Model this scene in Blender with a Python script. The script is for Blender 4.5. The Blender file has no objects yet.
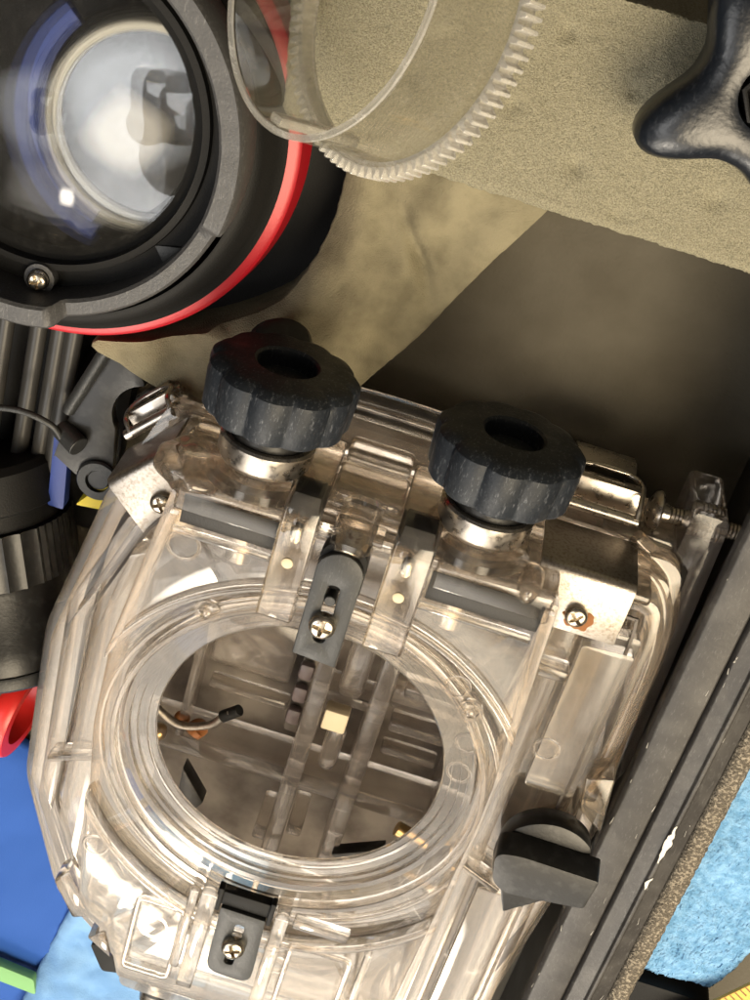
import bpy, bmesh, math, random
from mathutils import Vector, Matrix, Euler, noise
from mathutils.geometry import delaunay_2d_cdt
random.seed(7)
C = bpy.context.scene.collection
SC = bpy.context.scene
PI = math.pi
U = 0.001            # everything below is written in millimetres

# ------------------------------------------------------------------ camera
cam_d = bpy.data.cameras.new('camera'); cam = bpy.data.objects.new('camera', cam_d); C.objects.link(cam)
Rw = Matrix(((0.95476, -0.29737, 0.0), (0.25753, 0.82685, 0.5), (-0.14869, -0.47738, 0.86603)))
cam.matrix_world = Matrix.Translation(Vector((-1.114, 258.549, 305.679)) * U) @ Rw.to_4x4()
cam_d.sensor_fit = 'VERTICAL'; cam_d.sensor_height = 24; cam_d.lens = 24 * 1.433
cam_d.clip_start = 0.01; cam_d.clip_end = 50
cam_d.dof.use_dof = True; cam_d.dof.focus_distance = 0.375; cam_d.dof.aperture_fstop = 56
SC.camera = cam

# ------------------------------------------------------------------ light
W = bpy.data.worlds.new('World'); SC.world = W; W.use_nodes = True
wn = W.node_tree; bg = wn.nodes['Background']
tc = wn.nodes.new('ShaderNodeTexCoord'); sp = wn.nodes.new('ShaderNodeSeparateXYZ'); cr = wn.nodes.new('ShaderNodeValToRGB')
wn.links.new(tc.outputs['Generated'], sp.inputs[0]); wn.links.new(sp.outputs['Z'], cr.inputs[0])
cr.color_ramp.elements[0].color = (0.03, 0.025, 0.02, 1); cr.color_ramp.elements[1].color = (0.13, 0.115, 0.10, 1)
wn.links.new(cr.outputs[0], bg.inputs['Color']); bg.inputs['Strength'].default_value = 1.0

def area(name, loc, target, sx, sy, power, col):
    """diffused lamp: a softbox whose glow falls off towards its edges"""
    l = bpy.data.lights.new(name, 'AREA'); l.shape = 'RECTANGLE'; l.size = sx; l.size_y = sy
    l.energy = power; l.color = col; l.use_nodes = True; nt = l.node_tree
    em = nt.nodes['Emission']
    g = nt.nodes.new('ShaderNodeNewGeometry'); sp_ = nt.nodes.new('ShaderNodeSeparateXYZ'); nt.links.new(g.outputs['Parametric'], sp_.inputs[0])
    prev = None
    for ax_ in ('X', 'Y'):
        m = nt.nodes.new('ShaderNodeMath'); m.operation = 'MULTIPLY'; m.inputs[1].default_value = PI; nt.links.new(sp_.outputs[ax_], m.inputs[0])
        q_ = nt.nodes.new('ShaderNodeMath'); q_.operation = 'SINE'; nt.links.new(m.outputs[0], q_.inputs[0])
        if prev is None: prev = q_
        else:
            p_ = nt.nodes.new('ShaderNodeMath'); p_.operation = 'MULTIPLY'; nt.links.new(prev.outputs[0], p_.inputs[0]); nt.links.new(q_.outputs[0], p_.inputs[1])
            w_ = nt.nodes.new('ShaderNodeMath'); w_.operation = 'MULTIPLY'; w_.inputs[1].default_value = 2.6; nt.links.new(p_.outputs[0], w_.inputs[0])
            c_ = nt.nodes.new('ShaderNodeMath'); c_.operation = 'MINIMUM'; c_.inputs[1].default_value = 1.6; nt.links.new(w_.outputs[0], c_.inputs[0])
            nt.links.new(c_.outputs[0], em.inputs['Strength'])
    o = bpy.data.objects.new(name, l); C.objects.link(o)
    o.location = loc
    o.rotation_euler = (Vector(target) - Vector(loc)).to_track_quat('-Z', 'Y').to_euler()
    return o
area('plate_softbox', (-0.15, -1.35, 0.95), (0, 0, 0), 1.6, 1.5, 19, (1.0, 0.93, 0.83))  # added unseen softbox, shaped for the glow on the clear plate
area('highlight_softbox', (-0.08, -0.92, 0.72), (0, 0, 0), 0.16, 0.26, 4.5, (1.0, 0.90, 0.74))  # small unseen lamp added for crisp highlights on the lower housing
area('ceiling_light', (-0.80, -0.38, 1.9), (-0.1, 0.12, 0), 1.6, 1.5, 27, (1.0, 0.985, 0.96))
area('desk_light', (0.50, -0.15, 1.0), (0.05, 0.12, 0), 0.9, 0.9, 26, (1.0, 0.84, 0.60))

SC.view_settings.view_transform = 'Standard'; SC.view_settings.look = 'None'
SC.view_settings.exposure = 0.14; SC.view_settings.gamma = 1.0
cy = SC.cycles
cy.max_bounces = 16; cy.transmission_bounces = 14; cy.transparent_max_bounces = 24; cy.glossy_bounces = 8
cy.diffuse_bounces = 3; cy.caustics_refractive = True; cy.caustics_reflective = False
cy.sample_clamp_indirect = 4; cy.use_denoising = True; cy.blur_glossy = 0.5

# ------------------------------------------------------------------ materials
def N(nt, t, **kw):
    n = nt.nodes.new(t)
    for k, v in kw.items(): setattr(n, k, v)
    return n
def mat(name, col, rough=0.5, metal=0.0, spec=0.5, bump=None, vary=None, scratch=None, coat=0, rvary=None):
    """bump=(scale per mm, distance mm[, detail]); vary=(scale per mm, second colour, lo, hi); scratch=(strength, colour)"""
    m = bpy.data.materials.new(name); m.use_nodes = True; nt = m.node_tree
    b = nt.nodes['Principled BSDF']
    b.inputs['Base Color'].default_value = (*col, 1); b.inputs['Roughness'].default_value = rough
    b.inputs['Metallic'].default_value = metal; b.inputs['Specular IOR Level'].default_value = spec
    b.inputs['Coat Weight'].default_value = coat
    co = N(nt, 'ShaderNodeTexCoord').outputs['Object']
    cur = None
    if vary:
        n = N(nt, 'ShaderNodeTexNoise'); n.inputs['Scale'].default_value = vary[0] / U; n.inputs['Detail'].default_value = 5
        nt.links.new(co, n.inputs['Vector'])
        r = N(nt, 'ShaderNodeMapRange'); r.inputs['From Min'].default_value = vary[2]; r.inputs['From Max'].default_value = vary[3]
        nt.links.new(n.outputs['Fac'], r.inputs['Value'])
        mx = N(nt, 'ShaderNodeMix', data_type='RGBA'); mx.inputs[6].default_value = (*col, 1); mx.inputs[7].default_value = (*vary[1], 1)
        nt.links.new(r.outputs[0], mx.inputs[0]); cur = mx.outputs[2]
    if scratch:
        mp = N(nt, 'ShaderNodeMapping'); mp.inputs['Scale'].default_value = (1.7, 0.45, 1.2); mp.inputs['Rotation'].default_value = (0.3, 0.2, 0.7)
        nt.links.new(co, mp.inputs['Vector'])
        v = N(nt, 'ShaderNodeTexNoise'); v.inputs['Scale'].default_value = 0.9 / U; v.inputs['Detail'].default_value = 9; v.inputs['Roughness'].default_value = 0.75
        nt.links.new(mp.outputs[0], v.inputs['Vector'])
        r = N(nt, 'ShaderNodeMapRange'); r.inputs['From Min'].default_value = 0.55; r.inputs['From Max'].default_value = 0.68
        r.inputs['To Max'].default_value = scratch[0]
        nt.links.new(v.outputs['Fac'], r.inputs['Value'])
        mx = N(nt, 'ShaderNodeMix', data_type='RGBA')
        if cur: nt.links.new(cur, mx.inputs[6])
        else: mx.inputs[6].default_value = (*col, 1)
        mx.inputs[7].default_value = (*scratch[1], 1); nt.links.new(r.outputs[0], mx.inputs[0]); cur = mx.outputs[2]
    if cur: nt.links.new(cur, b.inputs['Base Color'])
    if rvary:
        n = N(nt, 'ShaderNodeTexNoise'); n.inputs['Scale'].default_value = rvary[0] / U; n.inputs['Detail'].default_value = 6
        nt.links.new(co, n.inputs['Vector'])
        r = N(nt, 'ShaderNodeMapRange'); r.inputs['From Min'].default_value = .3; r.inputs['From Max'].default_value = .7
        r.inputs['To Min'].default_value = rvary[1]; r.inputs['To Max'].default_value = rvary[2]
        nt.links.new(n.outputs['Fac'], r.inputs['Value']); nt.links.new(r.outputs[0], b.inputs['Roughness'])
    if bump:
        n = N(nt, 'ShaderNodeTexNoise'); n.inputs['Scale'].default_value = bump[0] / U; n.inputs['Detail'].default_value = bump[2] if len(bump) > 2 else 3
        nt.links.new(co, n.inputs['Vector'])
        bp = N(nt, 'ShaderNodeBump'); bp.inputs['Distance'].default_value = bump[1] * U; bp.inputs['Strength'].default_value = 1
        nt.links.new(n.outputs['Fac'], bp.inputs['Height']); nt.links.new(bp.outputs[0], b.inputs['Normal'])
    return m

def clear(name, tint, rough, ior, wav, thin, milk, milkcol=(0.75, 0.72, 0.66), scuff=.01):
    """moulded clear plastic: refracting glass + see-through share + a little milkiness and scratches"""
    m = bpy.data.materials.new(name); m.use_nodes = True; nt = m.node_tree
    b = nt.nodes['Principled BSDF']; out = nt.nodes['Material Output']
    b.inputs['Base Color'].default_value = (*tint, 1); b.inputs['Transmission Weight'].default_value = 1
    b.inputs['Roughness'].default_value = rough; b.inputs['IOR'].default_value = ior
    co = N(nt, 'ShaderNodeTexCoord').outputs['Object']
    n = N(nt, 'ShaderNodeTexNoise'); n.inputs['Scale'].default_value = wav[0] / U; n.inputs['Detail'].default_value = 1.5
    nt.links.new(co, n.inputs['Vector'])
    bp = N(nt, 'ShaderNodeBump'); bp.inputs['Distance'].default_value = wav[1] * U; bp.inputs['Strength'].default_value = 1
    nt.links.new(n.outputs['Fac'], bp.inputs['Height']); n3 = N(nt, 'ShaderNodeTexNoise'); n3.inputs['Scale'].default_value = 0.028 / U; n3.inputs['Detail'].default_value = 1
    nt.links.new(co, n3.inputs['Vector'])
    bp3 = N(nt, 'ShaderNodeBump'); bp3.inputs['Distance'].default_value = wav[1] * 2.0 * U
    nt.links.new(n3.outputs['Fac'], bp3.inputs['Height']); nt.links.new(bp.outputs[0], bp3.inputs['Normal']); nt.links.new(bp3.outputs[0], b.inputs['Normal'])
    tr = N(nt, 'ShaderNodeBsdfTransparent'); tr.inputs['Color'].default_value = (*tint, 1)
    m1 = N(nt, 'ShaderNodeMixShader'); m1.inputs[0].default_value = thin
    nt.links.new(b.outputs[0], m1.inputs[1]); nt.links.new(tr.outputs[0], m1.inputs[2])
    # dust, smears and fine scratches, seen as a diffuse veil
    d = N(nt, 'ShaderNodeBsdfDiffuse'); d.inputs['Color'].default_value = (*milkcol, 1)
    mp = N(nt, 'ShaderNodeMapping'); mp.inputs['Scale'].default_value = (1, .35, 1); mp.inputs['Rotation'].default_value = (0, 0, .6)
    nt.links.new(co, mp.inputs['Vector'])
    s = N(nt, 'ShaderNodeTexNoise'); s.inputs['Scale'].default_value = 0.35 / U; s.inputs['Detail'].default_value = 10; s.inputs['Roughness'].default_value = .75
    nt.links.new(mp.outputs[0], s.inputs['Vector'])
    r = N(nt, 'ShaderNodeMapRange'); r.inputs['From Min'].default_value = .50; r.inputs['From Max'].default_value = .78
    r.inputs['To Min'].default_value = milk; r.inputs['To Max'].default_value = min(1, milk * 2.6 + scuff)
    nt.links.new(s.outputs['Fac'], r.inputs['Value'])
    m2 = N(nt, 'ShaderNodeMixShader'); nt.links.new(r.outputs[0], m2.inputs[0])
    nt.links.new(m1.outputs[0], m2.inputs[1]); nt.links.new(d.outputs[0], m2.inputs[2])
    nt.links.new(m2.outputs[0], out.inputs['Surface'])
    return m

M_CLEAR = clear('clear_polycarbonate', (0.99, 0.94, 0.875), 0.006, 1.58, (0.05, 0.045), 0.2, 0.008, scuff=.09)
M_CLEARIN = clear('clear_inner', (0.95, 0.92, 0.89), 0.08, 1.5, (0.1, 0.3), 0.3, 0.06, (0.46, 0.41, 0.38))
M_GEARP = clear('clear_acrylic', (0.99, 0.98, 0.95), 0.02, 1.49, (0.05, 0.05), 0.65, 0.012)
M_GEART = clear('highlight_acrylic', (0.99, 0.98, 0.95), 0.05, 1.49, (0.2, 0.1), 0.3, 0.2, (.85,.83,.78))  # white mixed into the plastic to paint the bright edge highlights
M_DOME = clear('dome_acrylic', (0.96, 0.97, 0.98), 0.0, 1.5, (0.02, 0.05), 0.65, 0.006)
M_KNOB = mat('knob_rubber', (0.011, 0.014, 0.019), 0.46, bump=(1.2, 0.10, 5), spec=.28, scratch=(0.6, (0.17, 0.18, 0.2)), rvary=(0.15, .38, .6))
M_BLACK = mat('black_plastic', (0.013, 0.013, 0.013), 0.36, spec=.35, bump=(1.0, 0.05), vary=(0.3, (0.03, 0.03, 0.03), .5, .7))
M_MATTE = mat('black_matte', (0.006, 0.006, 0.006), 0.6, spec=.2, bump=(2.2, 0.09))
M_GREY = mat('grey_bracket', (0.022, 0.023, 0.023), 0.42, spec=.35, bump=(1.5, 0.08), scratch=(0.3, (0.14, 0.14, 0.14)))
M_RUB = mat('worn_rubber', (0.05, 0.05, 0.052), 0.5, bump=(1.5, 0.15, 5), scratch=(0.5, (0.2, 0.2, 0.2)))
M_STEEL = mat('brushed_steel', (0.46, 0.42, 0.37), 0.3, 1.0, bump=(.8, 0.006), rvary=(0.5, .2, .42))
M_PLATE = mat('blasted_steel', (0.42, 0.385, 0.345), 0.38, 1.0, bump=(2.5, 0.07, 5), vary=(1.2, (0.27, 0.23, 0.19), .45, .7))
M_SCREW = mat('screw_steel', (0.62, 0.57, 0.48), 0.26, 1.0, vary=(0.6, (0.35, 0.26, 0.18), .52, .7))
M_RUST = mat('rust', (0.22, 0.09, 0.03), 0.9, bump=(2, .1))
M_BRASS = mat('brass', (0.70, 0.50, 0.24), 0.3, 1.0)
M_RED = mat('red_anodised', (0.36, 0.006, 0.014), 0.38, 0.1, bump=(1, .03))
M_REDP = mat('red_plastic', (0.62, 0.02, 0.015), 0.35)
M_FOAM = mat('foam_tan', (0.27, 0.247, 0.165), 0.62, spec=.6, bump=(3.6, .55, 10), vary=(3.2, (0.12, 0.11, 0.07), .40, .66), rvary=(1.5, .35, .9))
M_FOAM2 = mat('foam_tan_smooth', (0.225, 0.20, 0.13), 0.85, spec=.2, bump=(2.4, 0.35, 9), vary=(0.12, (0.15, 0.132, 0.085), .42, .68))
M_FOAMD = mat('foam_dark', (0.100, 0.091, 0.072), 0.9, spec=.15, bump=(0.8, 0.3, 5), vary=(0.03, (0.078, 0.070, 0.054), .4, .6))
M_CASE = mat('case_plastic', (0.028, 0.026, 0.025), 0.46, spec=.35, bump=(0.7, 0.10, 6), vary=(0.1, (0.052, 0.049, 0.046), .45, .7), scratch=(0.3, (0.2, 0.2, 0.2)))
M_FELT = mat('felt', (0.10, 0.085, 0.065), 0.95, bump=(1.6, 1.2, 5), vary=(1.1, (0.30, 0.26, 0.20), .48, .62))
M_TOWEL = mat('towel_blue', (0.12, 0.27, 0.46), 0.95, spec=.1, bump=(1.0, 0.8, 4), vary=(0.35, (0.20, 0.38, 0.60), .4, .65))
M_CLOTH = mat('cloth_royal', (0.008, 0.065, 0.30), 0.85, bump=(2, .1))
M_DENIM = mat('cloth_light', (0.12, 0.26, 0.50), 0.9, bump=(2.0, .3), vary=(.08, (0.17, 0.33, 0.57), .4, .65))
M_GREEN = mat('green', (0.15, 0.34, 0.13), .7)
M_BLUE = mat('blue_plastic', (0.012, 0.035, 0.20), .45)
M_YEL = mat('yellow', (0.75, 0.58, 0.02), .5)
M_RULE = mat('rule_yellow', (0.66, 0.36, 0.05), .5)
M_INK = mat('ink', (0.12, 0.06, 0.02), .6)
M_WHITE = mat('scuff', (0.62, 0.60, 0.55), .8, bump=(2, .3))
M_CREAM = mat('cream', (0.56, 0.47, 0.32), .6)
M_ORANGE = mat('orange', (0.40, 0.17, 0.06), .35, vary=(.3, (.35, .12, .03), .4, .6))
M_SKIN = mat('skin', (0.42, 0.20, 0.13), .5)
M_SHIRT = mat('dark_shirt', (0.03, 0.025, 0.025), .8)
M_LENSBACK = mat('lens_coating', (0.05, 0.06, 0.055), .15, bump=(.05, .05))

# ------------------------------------------------------------------ mesh helpers
def bm_new(): return bmesh.new()
def box(bm, x0, x1, y0, y1, z0, z1, mtx=None):
    vs = [bm.verts.new(v) for v in ((x0,y0,z0),(x1,y0,z0),(x1,y1,z0),(x0,y1,z0),(x0,y0,z1),(x1,y0,z1),(x1,y1,z1),(x0,y1,z1))]
    for f in ((0,3,2,1),(4,5,6,7),(0,1,5,4),(1,2,6,5),(2,3,7,6),(3,0,4,7)): bm.faces.new([vs[i] for i in f])
    if mtx: bmesh.ops.transform(bm, matrix=mtx, verts=vs)
    return bm
def in_poly(x, y, poly):
    c = False; j = len(poly)-1
    for i in range(len(poly)):
        (xi, yi), (xj, yj) = poly[i][:2], poly[j][:2]
        if (yi > y) != (yj > y) and x < (xj-xi)*(y-yi)/(yj-yi) + xi: c = not c
        j = i
    return c
def prism(bm, outer, z0, z1, holes=(), mtx=None, clip=None):
    loops = [list(outer)] + [list(h) for h in holes] + ([list(clip)] if clip else [])
    pts = []; cons = []
    for lp in loops:
        k = len(pts); pts += [Vector((p[0], p[1])) for p in lp]
        cons += [(k+i, k+(i+1) % len(lp)) for i in range(len(lp))]
    co, ed, fa, _, _, _ = delaunay_2d_cdt(pts, cons, [], 0, 1e-6)
    lo = [bm.verts.new((p.x, p.y, z0)) for p in co]; hi = [bm.verts.new((p.x, p.y, z1)) for p in co]
    cnt = {}
    for f in fa:
        c = sum((co[i] for i in f), Vector((0, 0)))/len(f)
        if not in_poly(c.x, c.y, outer) or any(in_poly(c.x, c.y, h) for h in holes) or (clip and not in_poly(c.x, c.y, clip)): continue
        bm.faces.new([lo[i] for i in f][::-1]); bm.faces.new([hi[i] for i in f])
        for i in range(len(f)):
            e = (f[i], f[(i+1) % len(f)])
            k = tuple(sorted(e)); cnt.setdefault(k, []).append(e)
    for k, l in cnt.items():
        if len(l) == 1:
            i, j = l[0]; bm.faces.new((lo[i], lo[j], hi[j], hi[i]))
    allv = lo + hi
    loose = [v for v in allv if not v.link_faces]; allv = [v for v in allv if v.link_faces]
    bmesh.ops.delete(bm, geom=loose, context='VERTS')
    if mtx: bmesh.ops.transform(bm, matrix=mtx, verts=allv)
    return bm
def circ(r, n=64, c=(0, 0), a0=0): return [(c[0] + r*math.cos(a0 + 2*PI*i/n), c[1] + r*math.sin(a0 + 2*PI*i/n)) for i in range(n)]
def rrect(x0, x1, y0, y1, r, n=5):
    o = []
    for cx, cy_, a in ((x1-r, y0+r, -PI/2), (x1-r, y1-r, 0), (x0+r, y1-r, PI/2), (x0+r, y0+r, PI)):
        for i in range(n+1): o.append((cx + r*math.cos(a + PI/2*i/n), cy_ + r*math.sin(a + PI/2*i/n)))
    return o
def rnd(poly, r, n=4):
    """round the corners of a polygon; r a number or a list"""
    o = []; L = len(poly)
    for i, p in enumerate(poly):
        rr = r[i] if isinstance(r, (list, tuple)) else r
        p = Vector(p).to_2d(); a = Vector(poly[i-1]).to_2d() - p; b = Vector(poly[(i+1) % L]).to_2d() - p
        rr = min(rr, a.length*.45, b.length*.45)
        if rr < .05: o.append(tuple(p)); continue
        A = p + a.normalized()*rr; B = p + b.normalized()*rr
        for k in range(n+1):
            t = k/n; o.append(tuple(A*(1-t)**2 + p*2*t*(1-t) + B*t*t))
    return o
def inset(poly, d):
    """inward offset for a counter-clockwise or clockwise polygon"""
    L = len(poly); ar = sum(poly[i][0]*poly[(i+1)%L][1] - poly[(i+1)%L][0]*poly[i][1] for i in range(L))
    s = 1 if ar > 0 else -1; o = []
    for i in range(L):
        p = Vector(poly[i]); a = (p - Vector(poly[i-1])).normalized(); b = (Vector(poly[(i+1)%L]) - p).normalized()
        n1 = Vector((-a.y, a.x))*s; n2 = Vector((-b.y, b.x))*s
        k = n1 + n2; k = k / max(.5, (k.length_squared/2)) if k.length > .01 else n1
        o.append(tuple(p + k*d))
    return o
def lathe(bm, prof, n=64, mtx=None, closed=False, rfun=None):
    """revolve (r, z) profile round Z"""
    rings = []; vs = []
    for r, z in prof:
        if r < 1e-6: v = bm.verts.new((0,0,z)); rings.append([v]); vs.append(v); continue
        ring = []
        for i in range(n):
            t = 2*PI*i/n; q = r * (rfun(t, r, z) if rfun else 1)
            ring.append(bm.verts.new((q*math.cos(t), q*math.sin(t), z)))
        rings.append(ring); vs += ring
    m = len(rings)
    for k in range(m if closed else m-1):
        a, b = rings[k], rings[(k+1) % m]
        for i in range(n):
            j = (i+1) % n
            if len(a) == 1 and len(b) == 1: continue
            if len(a) == 1: bm.faces.new((a[0], b[i], b[j]))
            elif len(b) == 1: bm.faces.new((a[i], b[0], a[j]))
            else: bm.faces.new((a[i], b[i], b[j], a[j]))
    if mtx: bmesh.ops.transform(bm, matrix=mtx, verts=vs)
    return bm
def align(p, d):
    return Matrix.Translation(p) @ Vector(d).to_track_quat('Z', 'Y').to_matrix().to_4x4()
def rod(bm, p0, p1, r, n=16, r2=None, ch=0.2):
    p0 = Vector(p0); p1 = Vector(p1); L = (p1-p0).length; r2 = r if r2 is None else r2
    return lathe(bm, [(0,0),(r-ch,0),(r,ch),(r2,L-ch),(r2-ch,L),(0,L)], n, align(p0, p1-p0))
def tube(bm, pts, r, n=10, rf=None):
    pts = [Vector(p) for p in pts]; rings = []
    up = Vector((0.13, 0.21, 1))
    for i, p in enumerate(pts):
        d = (pts[min(i+1, len(pts)-1)] - pts[max(i-1, 0)]).normalized()
        x = d.cross(up).normalized(); y = d.cross(x)
        rr = rf(i) if rf else r
        rings.append([bm.verts.new(p + x*rr*math.cos(2*PI*k/n) + y*rr*math.sin(2*PI*k/n)) for k in range(n)])
    for a, b in zip(rings, rings[1:]):
        for k in range(n): bm.faces.new((a[k], a[(k+1)%n], b[(k+1)%n], b[k]))
    bm.faces.new(rings[0][::-1]); bm.faces.new(rings[-1])
    return bm
def spline(ctrl, n=8):
    P = [Vector(c) for c in ctrl]; P = [P[0]*2-P[1]] + P + [P[-1]*2-P[-2]]; o = []
    for i in range(1, len(P)-2):
        for k in range(n):
            t = k/n; a, b, c, d = P[i-1:i+3]
            o.append(.5*((2*b) + (c-a)*t + (2*a-5*b+4*c-d)*t*t + (3*b-a-3*c+d)*t**3))
    o.append(P[-2]); return o
def sphere(bm, c, r, seg=24, sc=(1,1,1)):
    bmesh.ops.create_uvsphere(bm, u_segments=seg, v_segments=seg//2, radius=r, matrix=Matrix.Translation(c) @ Matrix.Diagonal((*sc, 1)))
    return bm

def obj(name, bm, m, parent=None, bevel=0, seg=2, smooth=40, label=None, off=None):
    """link bm (scene millimetres, or the parent's own frame when the parent is turned) as ONE mesh object"""
    bmesh.ops.remove_doubles(bm, verts=bm.verts, dist=1e-4)
    bmesh.ops.recalc_face_normals(bm, faces=bm.faces)
    if bevel:
        es = [e for e in bm.edges if len(e.link_faces) == 2 and e.calc_face_angle(0) > math.radians(32)]
        bmesh.ops.bevel(bm, geom=es, offset=bevel, segments=seg, profile=.5, affect='EDGES', clamp_overlap=True)
    root = parent
    base = Vector((0,0,0))
    if parent is not None:
        base = Vector(parent.get('_base', (0,0,0)))
    if off is None: off = sum((v.co for v in bm.verts), Vector()) / max(1, len(bm.verts))
    off = Vector(off)
    for v in bm.verts: v.co = (v.co - off) * U
    me = bpy.data.meshes.new(name); bm.to_mesh(me); bm.free()
    me.materials.append(m)
    me.polygons.foreach_set('use_smooth', [True]*len(me.polygons))
    me.set_sharp_from_angle(angle=math.radians(smooth))
    o = bpy.data.objects.new(name, me); C.objects.link(o)
    if parent is not None: o.parent = parent
    o.location = (off - base) * U
    o['_base'] = tuple(off)
    if label: o['label'] = label
    return o
def place(src, name, parent, loc, rot=(0,0,0), label=None):
    """copy sharing the mesh; loc in the same frame as obj() takes"""
    o = src.copy(); C.objects.link(o); o.name = name; o.parent = parent
    base = Vector(parent.get('_base', (0,0,0)))
    o.location = (Vector(loc) - base) * U; o.rotation_euler = rot
    o['_base'] = tuple(loc)
    if label: o['label'] = label
    for ch in list(src.children):
        c = ch.copy(); C.objects.link(c); c.parent = o
    return o
def thing(name, label, cat, loc=(0,0,0), rot=None, group=None):
    o = bpy.data.objects.new(name, None); C.objects.link(o); o.empty_display_size = .01
    o.location = Vector(loc) * U
    if rot is not None: o.rotation_euler = rot; o['_base'] = (0,0,0)
    else: o['_base'] = tuple(loc)
    o['label'] = label; o['category'] = cat
    if group: o['group'] = group
    return o
def tag(o, label, cat, group=None):
    o['label'] = label; o['category'] = cat
    if group: o['group'] = group
    return o
def structure(o): o['kind'] = 'structure'; return o

def phillips_bm(r, h):
    """pan head with a real cross recess, facing +Z, base at z=0"""
    bm = bm_new(); n = 72; rs = [0.0] + [r*k/22 for k in range(1, 23)]
    rings = []
    for q in rs:
        row = []
        for i in (range(1) if q == 0 else range(n)):
            t = 2*PI*i/n; x, y = q*math.cos(t), q*math.sin(t)
            z = h*math.sqrt(max(0, 1 - (q/r)**3.4))*.75 + h*.25*(q < r*.999)
            w = r*.14; L = r*.66
            if (abs(x) < w and abs(y) < L) or (abs(y) < w and abs(x) < L) or q < r*.24:
                z -= h*(1.0 if q < r*.3 else .85)
            row.append(bm.verts.new((x, y, max(z, 0))))
        rings.append(row)
    for a, b in zip(rings, rings[1:]):
        for i in range(n):
            j = (i+1) % n
            if len(a) == 1: bm.faces.new((a[0], b[i], b[j]))
            else: bm.faces.new((a[i], b[i], b[j], a[j]))
    low = [bm.verts.new((v.co.x, v.co.y, -h*.35)) for v in rings[-1]]
    for i in range(n): bm.faces.new((rings[-1][i], low[i], low[(i+1)%n], rings[-1][(i+1)%n]))
    bm.faces.new(low[::-1])
    return bm
SCREW = obj('screw', phillips_bm(3.1, 2.0), M_SCREW, off=(0,0,0), smooth=50)
screw_used = [False]
def screw(parent, loc, d=(0,0,1), rz=0.3, s=1.0, label=None):
    if not screw_used[0]:
        o = SCREW; o.parent = parent; screw_used[0] = True
        base = Vector(parent.get('_base', (0,0,0))); o.location = (Vector(loc)-base)*U
        o['_base'] = tuple(loc)
        if label: o['label'] = label
    else: o = place(SCREW, 'screw', parent, loc, label=label)
    o.rotation_euler = (Vector(d).to_track_quat('Z', 'Y') @ Euler((0,0,rz)).to_quaternion()).to_euler()
    o.scale = (s, s, s)
    return o

# ================================================================== SETTING
bm = bm_new()
n = 90
G = {}
for i in range(n+1):
    for j in range(n+1):
        x = -420 + 900*i/n; y = -420 + 900*j/n
        G[i,j] = bm.verts.new((x, y, -80 + 1.2*noise.noise(Vector((x, y, 0))*.02)))
for i in range(n):
    for j in range(n): bm.faces.new((G[i,j], G[i+1,j], G[i+1,j+1], G[i,j+1]))
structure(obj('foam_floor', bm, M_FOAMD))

# ------------------------------------------------------------------ foam pieces
def foam_rows(bm, xl, xr, y0, y1, nx, ny, ztop, zbot, amp, sc, extra=None, jit=.1):
    V = {}
    for j in range(ny+1):
        y = y0 + (y1-y0)*j/ny; a, b = xl(y), xr(y)
        for i in range(nx+1):
            x = a + (b-a)*i/nx
            z = ztop + amp*noise.noise(Vector((x, y, 3))*sc) + random.uniform(-jit, jit)
            if extra: z += extra(x, y)
            e = .35*noise.noise(Vector((x, y, 0))*.35) if i in (0, nx) or j in (0, ny) else 0
            V[i,j] = bm.verts.new((x + e + random.uniform(-jit, jit), y + e + random.uniform(-jit, jit), z))
    for i in range(nx):
        for j in range(ny): bm.faces.new((V[i,j], V[i+1,j], V[i+1,j+1], V[i,j+1]))
    be = [e for e in bm.edges if len(e.link_faces) == 1]
    cen = Vector(((xl(y0)+xr(y0))/2, (y0+y1)/2))
    for dz in (-.7, -1.6, None):
        r = bmesh.ops.extrude_edge_only(bm, edges=be)
        nv = [g for g in r['geom'] if isinstance(g, bmesh.types.BMVert)]
        be = [g for g in r['geom'] if isinstance(g, bmesh.types.BMEdge)]
        for v in nv:
            if dz is None: v.co.z = zbot
            else:
                d = Vector((v.co.x, v.co.y)) - cen; d.normalize()
                v.co.z += dz; v.co.x += d.x*.25; v.co.y += d.y*.25
    return bm

bm = bm_new()
foam_rows(bm, lambda y: (-44 + 9*max(0, (172-y)/8)**1.5 if y < 172 else -44 - (y-172)*.16), lambda y: 150, 167.3, 212, 330, 84, 10, -76, .8, .03,
          lambda x, y: -1.0*max(0, 1-(y-167.3)/2.0)**2 - .05*max(0, -10-x) - sum(d*math.exp(-((x-a)**2+(y-b)**2)/w) for a, b, d, w in ((18,178,1.2,4),(2,186,.9,3),(30,171,.8,5),(48,180,1.1,6),(62,172,.9,4),(8,203,1.0,3),(-20,186,1.2,9),(70,190,1.4,8),(24,196,.8,2))), .15)
o = obj('foam_block', bm, M_FOAM, smooth=70)
tag(o, 'tan granular foam block with straight cut edge under the clear gear ring', 'foam')

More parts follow.
